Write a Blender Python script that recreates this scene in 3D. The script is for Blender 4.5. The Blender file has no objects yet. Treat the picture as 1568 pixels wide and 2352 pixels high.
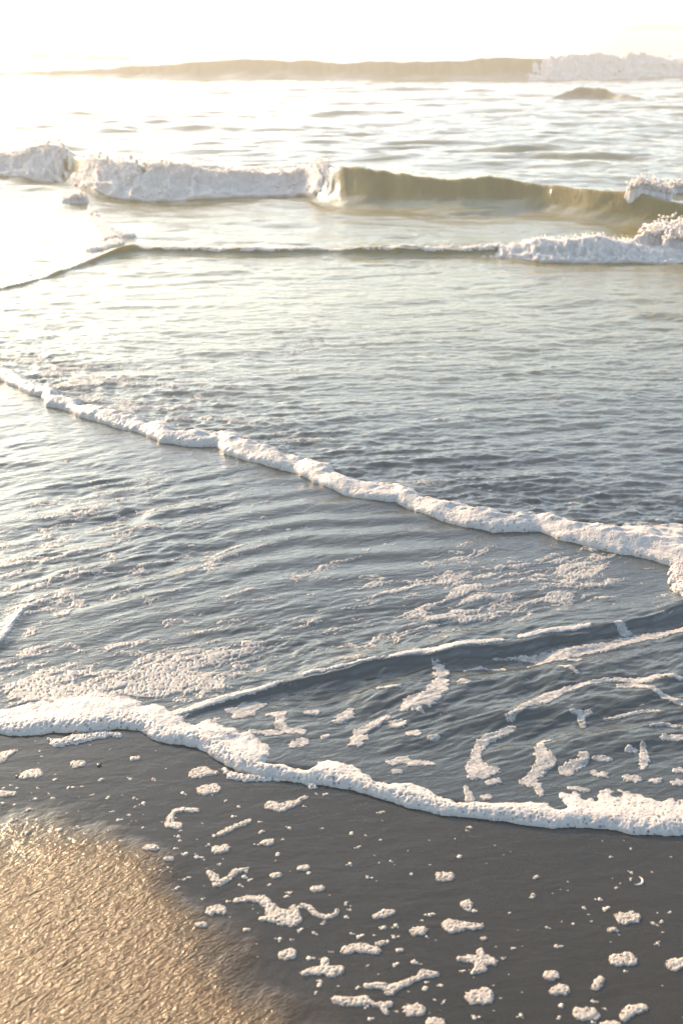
import bpy, math, random
import numpy as np
from mathutils import Vector

# ------------------------------------------------------------------ camera, sky, sun, exposure
S = bpy.context.scene
COL = S.collection
CAM_H = 1.6
PITCH = math.atan((1176 - 75) / 2287.0)          # degrees below the horizon
cam_d = bpy.data.cameras.new('camera')
cam = bpy.data.objects.new('camera', cam_d); COL.objects.link(cam)
cam_d.sensor_fit = 'VERTICAL'; cam_d.sensor_height = 36.0; cam_d.sensor_width = 24.0
cam_d.lens = 35.0
cam_d.clip_start = 0.05; cam_d.clip_end = 20000
cam_d.dof.use_dof = True; cam_d.dof.focus_distance = 3.0; cam_d.dof.aperture_fstop = 4.0
cam.location = (0, 0, CAM_H)
cam.rotation_euler = (math.pi / 2 - PITCH, 0, 0)
S.camera = cam
S.view_settings.view_transform = 'Standard'; S.view_settings.look = 'None'
S.view_settings.gamma = 1.0; S.view_settings.use_curve_mapping = False
S.view_settings.exposure = 1.6

SUN_EL = math.radians(21); SUN_AZ = math.radians(-40)   # azimuth from +Y, negative = left
world = bpy.data.worlds.new('World'); S.world = world; world.use_nodes = True
nt = world.node_tree; nt.nodes.clear()
sky = nt.nodes.new('ShaderNodeTexSky'); sky.sky_type = 'NISHITA'; sky.sun_disc = False
sky.sun_elevation = SUN_EL; sky.sun_rotation = SUN_AZ
sky.air_density = 1.0; sky.dust_density = 2.0; sky.ozone_density = 2.5; sky.altitude = 0
bg = nt.nodes.new('ShaderNodeBackground'); bg.inputs['Strength'].default_value = 0.15
wo = nt.nodes.new('ShaderNodeOutputWorld')
hs = nt.nodes.new('ShaderNodeHueSaturation'); hs.inputs['Saturation'].default_value = 0.9   # milky morning air
nt.links.new(sky.outputs[0], hs.inputs['Color']); tn = nt.nodes.new('ShaderNodeMix'); tn.data_type = 'RGBA'; tn.blend_type = 'MULTIPLY'; tn.inputs[0].default_value = 1
tn.inputs[7].default_value = (.93, 1.0, .95, 1)
nt.links.new(hs.outputs[0], tn.inputs[6]); nt.links.new(tn.outputs[2], bg.inputs['Color']); nt.links.new(bg.outputs[0], wo.inputs['Surface'])

sun_d = bpy.data.lights.new('sun', 'SUN'); sun_d.energy = 4.0; sun_d.angle = math.radians(0.5)
sun_d.color = (1.0, 0.68, 0.40)
sun = bpy.data.objects.new('sun', sun_d); COL.objects.link(sun)
sdir = Vector((math.sin(SUN_AZ) * math.cos(SUN_EL), math.cos(SUN_AZ) * math.cos(SUN_EL), math.sin(SUN_EL)))
sun.rotation_euler = sdir.to_track_quat('Z', 'Y').to_euler()
S.cycles.use_denoising = True
S.cycles.max_bounces = 8
S.cycles.sample_clamp_indirect = 4.0

# ------------------------------------------------------------------ picture -> ground survey
CP, SP = math.cos(PITCH), math.sin(PITCH)
F = 2287.0
def W(px, py, z=0.0):
    """where the ray seen at (px, py) of a 1568 x 2352 print meets height z"""
    px = np.asarray(px, float); py = np.asarray(py, float)
    a = (px - 784) / F; b = (1176 - py) / F
    dy = CP + b * SP; dz = -SP + b * CP
    t = (z - CAM_H) / dz
    return a * t, dy * t
def azx(x, y, z=0.0):
    return 784 + F * x / np.maximum(y * CP + (CAM_H - z) * SP, 0.05)
def rowy(x, y, z=0.0):
    d = np.maximum(y * CP + (CAM_H - z) * SP, 0.05)
    return 1176 - F * ((z - CAM_H) * CP + y * SP) / d
def mpp(px, py):                                   # metres per print pixel
    x, y = W(px, py)
    return (y * CP + CAM_H * SP) / F

# ------------------------------------------------------------------ noise
RNG = np.random.default_rng(7)
TAB = RNG.random((8, 256, 256)).astype(np.float32)
def vnoise(x, y, k=0):
    T = TAB[k % 8]
    x = x + 37.3 * (k // 8); y = y + 11.7 * (k // 8)
    xi = np.floor(x); yi = np.floor(y)
    fx = (x - xi).astype(np.float32); fy = (y - yi).astype(np.float32)
    xi = xi.astype(np.int64) & 255; yi = yi.astype(np.int64) & 255
    x1 = (xi + 1) & 255; y1 = (yi + 1) & 255
    u = fx * fx * fx * (fx * (fx * 6 - 15) + 10); v = fy * fy * fy * (fy * (fy * 6 - 15) + 10)
    a = T[xi, yi]; b = T[x1, yi]; c = T[xi, y1]; d = T[x1, y1]
    return (a + (b - a) * u) * (1 - v) + (c + (d - c) * u) * v
def rot(x, y, a):
    c, s = math.cos(a), math.sin(a)
    return c * x + s * y, -s * x + c * y
def fbm(x, y, k=0, o=4, g=0.5):
    r = 0; amp = 1; tot = 0
    for i in range(o):
        xr, yr = rot(x, y, 0.6 * i)
        r = r + amp * (vnoise(xr * 2 ** i, yr * 2 ** i, k + i * 3) - 0.5); tot += amp; amp *= g
    return r / tot * 2
def ridged(x, y, k=0, o=3, g=0.5):
    r = 0; amp = 1; tot = 0
    for i in range(o):
        xr, yr = rot(x, y, 0.35 * i)
        n = vnoise(xr * 2 ** i, yr * 2 ** i, k + i * 3) * 2 - 1
        r = r + amp * (1 - np.abs(n)) ** 2; tot += amp; amp *= g
    return r / tot
CELL = RNG.random((3, 256, 256)).astype(np.float32)
def worley(x, y):
    xi = np.floor(x).astype(np.int64); yi = np.floor(y).astype(np.int64)
    best = np.full(x.shape, 9.0, np.float32); rid = np.zeros(x.shape, np.float32)
    for dx in (-1, 0, 1):
        for dy in (-1, 0, 1):
            cx, cy = xi + dx, yi + dy
            a, b = cx & 255, cy & 255
            d = np.hypot(cx + CELL[0][a, b] - x, cy + CELL[1][a, b] - y).astype(np.float32)
            m = d < best; best = np.where(m, d, best); rid = np.where(m, CELL[2][a, b], rid)
    return best, rid
def sst(a, b, x):
    t = np.clip((x - a) / (b - a), 0, 1); return t * t * (3 - 2 * t)
def bump(c, w, x):
    return np.exp(-((x - c) / w) ** 2)

# ------------------------------------------------------------------ surveyed lines (print coordinates)
NEAR_F = [(-1600,1800),(-400,1700),(0,1682),(60,1686),(120,1680),(190,1684),(260,1680),(320,1680),(345,1693),(400,1708),(450,1722),(500,1745),(545,1768),(600,1785),(650,1792),(700,1796),(740,1798),(800,1812),(870,1832),(940,1855),(1000,1868),(1060,1878),(1130,1888),(1250,1898),(1350,1905),(1450,1912),(1568,1922),(2000,1950),(3400,2060)]
NEAR_B = [(-1600,1730),(-400,1640),(0,1628),(100,1606),(200,1600),(290,1610),(340,1625),(400,1642),(440,1650),(480,1655),(530,1685),(560,1705),(620,1735),(700,1755),(780,1748),(860,1775),(880,1794),(950,1815),(1020,1832),(1060,1850),(1130,1840),(1250,1844),(1350,1838),(1430,1832),(1500,1838),(1568,1845),(2000,1868),(3400,1975)]
MID_F = [(-1600,560),(-400,760),(0,878),(40,895),(70,910),(98,916),(106,938),(150,945),(185,962),(250,980),(330,1000),(370,1020),(440,1028),(500,1027),(512,1045),(560,1060),(620,1075),(680,1092),(740,1120),(790,1140),(850,1152),(910,1160),(960,1180),(1020,1200),(1070,1215),(1130,1225),(1190,1226),(1240,1225),(1290,1245),(1360,1262),(1430,1278),(1500,1290),(1568,1312),(1700,1350),(2000,1440),(3400,1800)]
MID_B = [(-1600,556),(-400,755),(0,866),(60,880),(105,896),(150,912),(185,925),(250,952),(300,967),(350,985),(420,992),(490,995),(548,999),(560,1017),(600,1030),(680,1055),(750,1080),(800,1105),(900,1132),(960,1157),(1050,1183),(1140,1193),(1200,1187),(1280,1192),(1330,1200),(1400,1210),(1480,1214),(1568,1218),(1800,1300),(2000,1385),(3400,1745)]
RIDGE = [(380,1655),(430,1646),(500,1622),(600,1596),(650,1580),(720,1564),(800,1554),(870,1540),(940,1529),(990,1526),(1060,1510),(1150,1499),(1200,1490),(1260,1476),(1350,1464),(1420,1445),(1500,1430),(1568,1405),(1900,1330)]
LEFTR = [(-60,1530),(0,1482),(30,1440),(60,1405),(90,1385)]
def line(L, z=0.0):
    a = np.array(L, float); x, y = W(a[:, 0], a[:, 1], z); return np.stack([x, y], 1)
nf, nb, mf, mb, rg, lr = (line(L, z) for L, z in ((NEAR_F, 0), (NEAR_B, .02), (MID_F, .01), (MID_B, .05), (RIDGE, .02), (LEFTR, .01)))
for P in (nb, mb):
    f_ = nf if P is nb else mf; o_ = np.argsort(f_[:, 0])
    P[:, 1] = np.maximum(P[:, 1] + (.015 if P is nb else .03), np.interp(P[:, 0], f_[o_, 0], f_[o_, 1]) + (.05 if P is nb else .10))
def seg_dist(x, y, P, signed=False, width=None):
    """distance to polyline P; sign + on its left-hand (sea) side when running rightwards"""
    best = np.full(x.shape, 1e9); sg = np.ones(x.shape); bw = np.zeros(x.shape)
    for i in range(len(P) - 1):
        ax, ay = P[i]; bx, by = P[i + 1]
        ex, ey = bx - ax, by - ay; L2 = ex * ex + ey * ey + 1e-12
        t = np.clip(((x - ax) * ex + (y - ay) * ey) / L2, 0, 1)
        qx, qy = x - ax - t * ex, y - ay - t * ey
        d = np.hypot(qx, qy)
        if width is not None:
            w = width[i] + (width[i + 1] - width[i]) * t
            d = d - w
        m = d < best
        best = np.where(m, d, best)
        if signed: sg = np.where(m, np.where(ex * qy - ey * qx >= 0, 1.0, -1.0), sg)
    return best * sg if signed else best
def along(x, y, P):                                # fast signed offset for single-valued lines, y - line(x)
    o = np.argsort(P[:, 0]); return y - np.interp(x, P[o, 0], P[o, 1])
def wob(x, y, s, a, k=0):
    return a * fbm(x / s, y / s, k, 3)

# ------------------------------------------------------------------ waves
# (print x, foot row, crest row) along each wave
WAVES = {
 'far': dict(t=[(-600,176,166),(0,175,162),(100,176,161),(200,178,157),(300,180,151),(380,181,146),(440,182,139),(500,182,134),(560,183,131),(640,183,133),(700,183,136),(784,184,142),(850,184,139),(940,184,143),(1050,184,134),(1130,184,131),(1205,184,132),(1300,183,129),(1370,182,127),(1450,181,130),(1568,180,136),(2200,178,150)], ff=1.5, fb=5.0),
 'mid': dict(t=[(-500,398,360),(0,404,353),(60,408,348),(110,411,346),(160,418,350),(190,430,360),(230,442,368),(300,448,374),(400,451,380),(500,453,396),(600,449,394),(700,445,382),(740,462,377),(784,474,379),(850,480,385),(900,482,388),(1000,488,401),(1060,490,402),(1125,488,397),(1180,488,414),(1250,492,430),(1350,508,441),(1430,518,443),(1500,525,458),(1568,530,470),(2200,540,500)], ff=1.4, fb=3.5),
 'low': dict(t=[(-600,760,755),(0,668,661),(60,655,648),(100,642,634),(160,628,618),(200,612,600),(260,596,577),(300,590,566),(350,590,573),(430,588,571),(500,592,569),(560,592,568),(650,588,573),(750,586,573),(850,590,566),(950,590,567),(1050,590,570),(1150,592,564),(1250,602,558),(1350,604,555),(1450,604,562),(1520,606,575),(1568,606,580),(2200,610,600)], ff=1.6, fb=4.0),
 'outer': dict(t=[(-600,137,120),(0,135,118),(100,136,121),(200,138,125),(300,139,131),(380,140,138),(430,140,140),(900,140,140)], ff=1.6, fb=4.0),
 'peak': dict(t=[(1180,234,234),(1260,230,228),(1290,229,214),(1320,228,202),(1350,228,198),(1390,229,204),(1430,231,217),(1480,233,230),(1560,234,234)], ff=1.6, fb=2.2),
}
for k, w in WAVES.items():
    t = np.array(w['t'], float)
    _, yf = W(t[:, 0], t[:, 1], 0.04)
    # crest height: the wave is H tall and its crest stands ff*H behind its foot
    ang = PITCH - np.arctan((1176 - t[:, 2]) / F)
    H = np.maximum((CAM_H - 0.04 - yf * np.tan(ang)) / (1 + w['ff'] * np.tan(ang)), 0.0)
    # denser, smoothed table
    xs = np.linspace(t[0, 0], t[-1, 0], 1200)
    yf = np.interp(xs, t[:, 0], yf); H = np.interp(xs, t[:, 0], H)
    ker = np.hanning(21); ker /= ker.sum()
    sm = lambda v: np.convolve(np.pad(v, 10, 'edge'), ker, 'valid')
    w['x'], w['yf'], w['H'] = xs, sm(yf), sm(H)
def wave(w, x, y):
    """height of one wave, and where on it (0 foot, 1 crest, >1 back)"""
    px = azx(x, y, 0.1)
    yf = np.interp(px, w['x'], w['yf']); H = np.interp(px, w['x'], w['H'])
    if w is WAVES['peak']: H = H * ((px > 1180) & (px < 1560))
    Hs = np.maximum(H, 1e-3); s = (y - yf) / (w['ff'] * Hs)
    up = np.clip(s, 0, 1); face = np.where(up < 1, 0.30 * up + 0.70 * up ** 2.3, 1)
    face = face * (1 - 0.06 * sst(.8, 1, up))
    back = np.exp(-(np.maximum((y - yf) - w['ff'] * Hs, 0) / (w['fb'] * Hs)) ** 1.5)
    h = H * np.where(s < 0, 0, np.where(s < 1, face, 0.94 * back))
    trough = -0.10 * H * bump(-0.5, 0.5, s)
    return h + trough, s, H

def sand_z(x, y):
    z = 0.0015 * fbm(x * 3, y * 3, 1, 3)
    z = z - 0.020 * sst(2.3, 6.0, y) - 0.5 * sst(5, 40, y)
    d = damp(x, y)
    return z + 0.012 * d
def damp(x, y):
    """drained, rough sand: an area of the beach, not a shade"""
    P = np.array([(-600,1850),(0,1935),(120,1925),(260,1945),(360,2010),(430,2105),(500,2185),(570,2265),(650,2360),(850,2540)], float)
    px, py = W(P[:, 0], P[:, 1])
    yl = np.interp(x, px, py)
    return sst(-0.14, 0.13, yl - y + 0.10 * fbm(x * 7, y * 7, 5, 5, .6))

def water_z(x, y, fine=True):
    sn = along(x, y, nf)
    sm_ = along(x, y, mf)
    shift = 0.15 * fbm(x * 0.4, y * 0.4, 2, 2)
    z = -0.02 + 0.030 * sst(-0.005, 0.05, sn)                       # swash film
    z = z + 0.006 * sst(0.05, 0.8, sn)
    back = sst(0.025, 0.10, sm_)
    z = z + 0.026 * back                                            # the second, thicker sheet
    far = sst(4.0, 9.0, y)
    z = z + 0.01 * far
    fade = 1.0 / (1 + (y / 60.0) ** 2)
    r = np.hypot(x, y)
    # pool ripples: crests run up to the right
    pool = (1 - back) * sst(0.02, 0.3, sn)
    xr, yr = rot(x, y, math.radians(22))
    wx = 0.10 * fbm(x * 2.2, y * 2.2, 4, 2); wy = 0.07 * fbm(x * 2.0 + 9, y * 2.0, 6, 2)
    p = 0.0130 * fbm((xr + wx) * 3.0, (yr + wy) * 10, 3, 3, .5)
    p = p + 0.0068 * fbm((xr + wx) * 10, (yr + wy) * 33, 7, 3, .6)
    amp = 0.25 + 0.95 * sst(0.25, 0.75, vnoise(x * 1.3 + 3, y * 1.3, 5))
    # calm glassy water just in front of the second rim at the left, lively toward the right
    calm = sst(0.0, 0.9, -sm_ + 0.0) * (0.45 + 0.55 * sst(-1.6, 0.2, x))
    z = z + pool * p * amp * (0.35 + 0.65 * calm)
    # sea ripples
    xr, yr = rot(x, y, math.radians(5))
    wx = 0.25 * fbm(x * .9, y * .9, 9, 2); wy = 0.12 * fbm(x * 1.1, y * 1.1 + 5, 12, 2)
    s1 = fbm((xr + wx) * 2.0, (yr + wy) * 6.5, 10, 4, .55)
    s2 = ridged((xr + wx) * 5, (yr + wy) * 19, 13, 2) - .5
    nearrim = bump(0.25, 0.45, sm_)                                 # torn water right behind the rim
    chop = 0.022 * s1 * (0.5 + 0.9 * sst(.3, .7, vnoise(x * .5, y * .5 + 2, 3))) + (0.0055 + 0.006 * nearrim) * s2
    if fine:
        chop = chop + (0.0034 + .004 * nearrim) * fbm(x * 15, y * 48, 14, 3, .6)
    z = z + back * chop * (1 - .55 * far)
    # open sea swell
    sea = sst(6.5, 12, y)
    wx = 1.2 * fbm(x * .15, y * .15, 9, 2)
    s3 = 1.25 * fbm((x + wx) * 0.7, (y + wx) * 1.8, 16, 4, .5) - 0.6 * np.abs(fbm((x - wx) * 0.5, (y + wx) * 1.1, 18, 3, .5))
    z = z + sea * 0.060 * s3 * (1 + y / 60.0) * fade
    # waves
    for k, w in WAVES.items():
        h, s, H = wave(w, x, y)
        tex = 1 + {'far': .07, 'outer': .07, 'mid': .11, 'low': .35, 'peak': .1}[k] * fbm(x * {'far': 1.2, 'outer': 1.0, 'mid': 5.0, 'low': 7, 'peak': 5}[k], s * .8, 19, 4, .6)
        z = z + h * (tex if k != 'low' else 1 + (tex - 1) * (1 + .8 * (1 - sst(150, 330, azx(x, y)))))
    # small bore running up the pool
    dr = along(x, y, rg) + 0.012 * fbm(x * 5, y * 5, 8, 2)
    px = azx(x, y)
    hr = 0.016 * sst(380, 700, px) + .003
    prof = np.where(dr < 0, 0, np.where(dr < .024, sst(0, .024, dr), np.exp(-(np.maximum(dr - .024, 0) / .09) ** 1.3)))
    prof = prof * sst(370, 450, px) * (1 - back)
    z = z + hr * prof - .006 * bump(-.04, .04, dr) * pool * sst(370, 450, px)
    # parallel shallow undulations in front of it (right)
    ph = (dr + .05 * fbm(x * 2, y * 2, 2, 2)) / 0.16
    z = z + pool * .0035 * np.sin(ph * 2 * math.pi) * sst(-.9, -.05, dr) * (1 - sst(-.02, 0, dr)) * sst(700, 1300, px)
    # arcs sweeping through the left of the pool
    if np.size(x) > 4:
        ax_, ay_ = W([-120, 90, 330, 700, 1100], [1560, 1385, 1290, 1215, 1190])
        da = y - np.interp(x, ax_, ay_) + .06 * fbm(x * 2.5, y * 2.5, 11, 3)
        z = z + pool * .0034 * (.35 + 1.3 * vnoise(x * 2.1, y * 2.1, 12)) * np.sin(da * 2 * math.pi / .15) * np.exp(-(da / .55) ** 2) * (1 - sst(.0, .9, x)) * sst(90, 300, azx(x, y))
    # left bore
    dl = seg_dist(x, y, lr)
    z = z + 0.006 * np.exp(-(dl / .03) ** 2) * (1 + .8 * fbm(x * 12, y * 12, 3, 2))
    return z

# ------------------------------------------------------------------ mesh builders
def grid_mesh(name, X, Y, Z, mat, keep=None, attrs=None, parent=None, origin=None):
    """quads of a grid as one mesh; keep = per-vertex boolean (a face stays if any corner is kept)"""
    n, m = X.shape
    idx = np.arange(n * m).reshape(n, m)
    q = np.stack([idx[:-1, :-1], idx[:-1, 1:], idx[1:, 1:], idx[1:, :-1]], -1).reshape(-1, 4)
    if keep is not None:
        if keep.shape == (n - 1, m - 1): q = q[keep.ravel()]
        else:
            kf = keep.ravel(); q = q[kf[q].any(1)]
    if len(q) == 0: return None
    used = np.zeros(n * m, bool); used[q.ravel()] = True
    remap = np.cumsum(used) - 1; q = remap[q]
    co = np.stack([X.ravel()[used], Y.ravel()[used], Z.ravel()[used]], -1).astype(np.float32)
    # keep normals up
    a = co[q[0, 1]] - co[q[0, 0]]; b = co[q[0, 3]] - co[q[0, 0]]
    if a[0] * b[1] - a[1] * b[0] < 0: q = q[:, ::-1]
    return raw_mesh(name, co, q, mat, {k: v.ravel()[used] for k, v in (attrs or {}).items()}, parent, origin)
def raw_mesh(name, co, q, mat, attrs=None, parent=None, origin=None):
    co = np.asarray(co, np.float32)
    if origin is not None: co = co - np.array(origin, np.float32)
    me = bpy.data.meshes.new(name)
    nv, nq, k = len(co), len(q), q.shape[1]
    me.vertices.add(nv); me.vertices.foreach_set('co', co.ravel())
    me.loops.add(nq * k); me.loops.foreach_set('vertex_index', np.ascontiguousarray(q, dtype=np.int32).ravel())
    me.polygons.add(nq); me.polygons.foreach_set('loop_start', np.arange(0, nq * k, k, dtype=np.int32))
    me.polygons.foreach_set('use_smooth', np.ones(nq, bool))
    for an, v in (attrs or {}).items():
        a = me.attributes.new(an, 'FLOAT', 'POINT'); a.data.foreach_set('value', np.ascontiguousarray(v, dtype=np.float32))
    me.update(calc_edges=True); me.validate()
    if mat: me.materials.append(mat)
    o = bpy.data.objects.new(name, me); COL.objects.link(o)
    if parent: o.parent = parent
    elif origin is not None: o.location = origin
    return o
def tag(o, label=None, cat=None, group=None, kind=None):
    for k, v in (('label', label), ('category', cat), ('group', group), ('kind', kind)):
        if v: o[k] = v
    return o
def empty(name, loc):
    o = bpy.data.objects.new(name, None); COL.objects.link(o); o.location = loc; o.empty_display_size = .1; return o

# ------------------------------------------------------------------ materials
def mat(name):
    m = bpy.data.materials.new(name); m.use_nodes = True
    n = m.node_tree.nodes; l = m.node_tree.links
    return m, n, l, n['Principled BSDF']
def node(n, t, **kw):
    x = n.new(t)
    for k, v in kw.items():
        if k in x.inputs.keys() if hasattr(x.inputs, 'keys') else False: x.inputs[k].default_value = v
        else: setattr(x, k, v)
    return x
def noise(n, l, vec, scale, detail=3, rough=.5, dist=0.0):
    x = n.new('ShaderNodeTexNoise'); x.inputs['Scale'].default_value = scale; x.inputs['Detail'].default_value = detail
    x.inputs['Roughness'].default_value = rough; x.inputs['Distortion'].default_value = dist
    if vec is not None: l.new(vec, x.inputs['Vector'])
    return x
def mapping(n, l, vec, scale=(1, 1, 1), rotz=0.0):
    r = n.new('ShaderNodeMapping'); r.vector_type = 'TEXTURE'
    r.inputs['Rotation'].default_value = (0, 0, rotz); r.inputs['Scale'].default_value = scale
    l.new(vec, r.inputs['Vector']); return r.outputs[0]
def mix_rgb(n, l, fac, a, b):
    x = n.new('ShaderNodeMix'); x.data_type = 'RGBA'
    if isinstance(fac, (int, float)): x.inputs[0].default_value = fac
    else: l.new(fac, x.inputs[0])
    for i, v in ((6, a), (7, b)):
        if isinstance(v, tuple): x.inputs[i].default_value = (*v, 1)
        else: l.new(v, x.inputs[i])
    return x.outputs[2]
def mrange(n, l, v, a, b, c, d):
    x = n.new('ShaderNodeMapRange'); l.new(v, x.inputs[0])
    for i, q in enumerate((a, b, c, d)): x.inputs[i + 1].default_value = q
    return x.outputs[0]
def attr(n, name):
    x = n.new('ShaderNodeAttribute'); x.attribute_name = name; return x.outputs['Fac']
def math_(n, l, op, a, b):
    x = n.new('ShaderNodeMath'); x.operation = op
    for i, v in ((0, a), (1, b)):
        if isinstance(v, (int, float)): x.inputs[i].default_value = v
        else: l.new(v, x.inputs[i])
    return x.outputs[0]
def geo(n): return n.new('ShaderNodeNewGeometry').outputs['Position']

def m_water():
    m, n, l, b = mat('sea_water')
    pos = geo(n)
    silt = attr(n, 'silt')
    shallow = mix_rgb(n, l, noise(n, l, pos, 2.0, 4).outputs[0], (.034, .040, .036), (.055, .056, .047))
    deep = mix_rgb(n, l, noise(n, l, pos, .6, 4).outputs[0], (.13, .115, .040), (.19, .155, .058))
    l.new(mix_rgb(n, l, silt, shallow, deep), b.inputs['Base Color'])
    b.inputs['Roughness'].default_value = 0.06
    b.inputs['IOR'].default_value = 1.64
    mp = mapping(n, l, pos, (1.9, .8, 1), math.radians(14))
    n1 = noise(n, l, mp, 32, 4, .6, .4)
    bp = n.new('ShaderNodeBump'); bp.inputs['Distance'].default_value = 0.006
    bp.inputs['Strength'].default_value = 0.7
    l.new(n1.outputs[0], bp.inputs['Height']); l.new(bp.outputs[0], b.inputs['Normal'])
    return m
def m_foam(name, hole=1.0, scale=1.0, tint=(.47, .425, .38)):
    m, n, l, b = mat(name)
    pos = geo(n)
    v = n.new('ShaderNodeTexVoronoi'); v.inputs['Scale'].default_value = 150 * scale; l.new(pos, v.inputs['Vector'])
    v2 = n.new('ShaderNodeTexVoronoi'); v2.inputs['Scale'].default_value = 85 * scale; l.new(pos, v2.inputs['Vector'])
    nn = noise(n, l, pos, 14 * scale, 3)
    size = mrange(n, l, v2.outputs['Color'], 0.0, 1.0, .10, .42)
    pit = math_(n, l, 'MINIMUM', math_(n, l, 'DIVIDE', v2.outputs['Distance'], size), 1.0)
    pit = math_(n, l, 'POWER', pit, 2.0)
    nn = math_(n, l, 'SUBTRACT', nn.outputs[0], math_(n, l, 'MULTIPLY', attr(n, 'open'), .30))
    sel = mrange(n, l, nn, .40, .60, 1.0, 0.0)                   # bubbles open only in some areas
    sel = math_(n, l, 'SUBTRACT', 1.0, sel)
    pit = math_(n, l, 'MAXIMUM', pit, sel)
    h = math_(n, l, 'ADD', math_(n, l, 'MULTIPLY', v.outputs['Distance'], .35), pit)
    bp = n.new('ShaderNodeBump'); bp.inputs['Distance'].default_value = .004; bp.inputs['Strength'].default_value = .8 * hole
    l.new(h, bp.inputs['Height']); l.new(bp.outputs[0], b.inputs['Normal'])
    # shade inside the open bubbles is put into the colour: pits painted darker
    col = mix_rgb(n, l, pit, (.20, .17, .14), tint)
    l.new(col, b.inputs['Base Color'])
    film = math_(n, l, 'MULTIPLY', attr(n, 'film'), mrange(n, l, noise(n, l, pos, 55 * scale, 4, .65).outputs[0], .38, .60, 1.0, .15))
    l.new(math_(n, l, 'SUBTRACT', 1.0, film), b.inputs['Alpha'])
    b.inputs['Roughness'].default_value = .42; b.inputs['IOR'].default_value = 1.33
    b.inputs['Subsurface Weight'].default_value = .35
    b.inputs['Subsurface Radius'].default_value = (.012, .011, .010); b.inputs['Subsurface Scale'].default_value = 1.0
    return m
def m_sand():
    m, n, l, b = mat('wet_sand')
    pos = geo(n); d = attr(n, 'damp')
    nn = noise(n, l, pos, 3, 5, .6); fine = noise(n, l, pos, 420, 2)
    wet = mix_rgb(n, l, nn.outputs[0], (.016, .015, .010), (.032, .028, .019))
    dr = mix_rgb(n, l, fine.outputs[0], (.060, .036, .016), (.16, .095, .040))
    wet = mix_rgb(n, l, mrange(n, l, noise(n, l, pos, 700, 2).outputs[0], .55, .72, 0.0, .8), wet, (.085, .072, .055))
    l.new(mix_rgb(n, l, d, wet, dr), b.inputs['Base Color'])
    l.new(mrange(n, l, d, 0, 1, .09, .215), b.inputs['Roughness'])
    b.inputs['IOR'].default_value = 1.48
    b.inputs['Coat Weight'].default_value = 0.0
    mp = mapping(n, l, pos, (1.7, .72, 1), math.radians(38))
    r1 = noise(n, l, mp, 150, 3, .5, .3); r2 = noise(n, l, mp, 45, 3, .5, .3)
    rough_h = math_(n, l, 'ADD', r1.outputs[0], r2.outputs[0])
    mpw = mapping(n, l, pos, (2.5, 1, 1), math.radians(6))
    w1 = noise(n, l, mpw, 22, 4, .6, .3)
    l.new(mrange(n, l, d, 0, 1, .5, .34), b.inputs['Specular IOR Level'])
    b1 = n.new('ShaderNodeBump'); b1.inputs['Distance'].default_value = .0045; b1.inputs['Strength'].default_value = .5
    l.new(w1.outputs[0], b1.inputs['Height'])
    b2 = n.new('ShaderNodeBump'); b2.inputs['Distance'].default_value = .0075
    l.new(math_(n, l, 'MULTIPLY', d, .9), b2.inputs['Strength']); l.new(rough_h, b2.inputs['Height']); l.new(b1.outputs[0], b2.inputs['Normal'])
    l.new(b2.outputs[0], b.inputs['Normal'])
    return m
def m_wave():
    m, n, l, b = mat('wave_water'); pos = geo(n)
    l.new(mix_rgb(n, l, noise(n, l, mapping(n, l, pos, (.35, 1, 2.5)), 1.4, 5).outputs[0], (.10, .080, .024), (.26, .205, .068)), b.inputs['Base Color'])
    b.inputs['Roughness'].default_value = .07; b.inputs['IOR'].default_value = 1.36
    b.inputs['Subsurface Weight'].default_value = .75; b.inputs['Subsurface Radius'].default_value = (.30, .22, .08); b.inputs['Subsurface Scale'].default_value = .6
    n1 = noise(n, l, mapping(n, l, pos, (.5, 1.2, 2.2)), 9, 4, .6, .8)
    bp = n.new('ShaderNodeBump'); bp.inputs['Distance'].default_value = .02; bp.inputs['Strength'].default_value = .5
    l.new(n1.outputs[0], bp.inputs['Height']); l.new(bp.outputs[0], b.inputs['Normal']); return m
WAVE = m_wave()
WATER = m_water(); SAND = m_sand()
FOAM = m_foam('sea_foam')
def m_spray():
    m, n, l, b = mat('spray_foam'); pos = geo(n)
    l.new(mix_rgb(n, l, noise(n, l, pos, 9, 3).outputs[0], (.42, .38, .345), (.58, .54, .50)), b.inputs['Base Color'])
    b.inputs['Roughness'].default_value = 1.0; b.inputs['Specular IOR Level'].default_value = .1
    b.inputs['Subsurface Weight'].default_value = .7; b.inputs['Subsurface Radius'].default_value = (.06, .055, .05); b.inputs['Subsurface Scale'].default_value = 1.0
    return m
FOAM_FAR = m_spray()

# ------------------------------------------------------------------ sand and water sheets
def radial(r0, r1, near=True):
    r = [r0]
    while r[-1] < r1:
        q = r[-1]
        dr = max(0.0016, 0.00075 * q * q) if q < 3.4 else 0.0026 * q
        if q > 75: dr = .03 * q
        r.append(q + dr)
    return np.array(r)
def angles(step, inner, outer):
    a = np.arange(-inner, inner, step)
    o = np.concatenate([[0]]+[[v] for v in np.cumsum(np.concatenate([np.linspace(step, .03, 26), np.full(90, .03)]))])
    o = o[o < outer - inner]
    return np.concatenate([-(inner + o[::-1]), a[1:], inner + o])
A = angles(.00105, .44, 1.35)
R = radial(1.45, 4000)
TH, RR = np.meshgrid(A, R)
X, Y = RR * np.sin(TH), RR * np.cos(TH)
Z = water_z(X, Y)
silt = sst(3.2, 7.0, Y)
sn = along(X, Y, nf)
keepw = sn > -0.06
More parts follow.
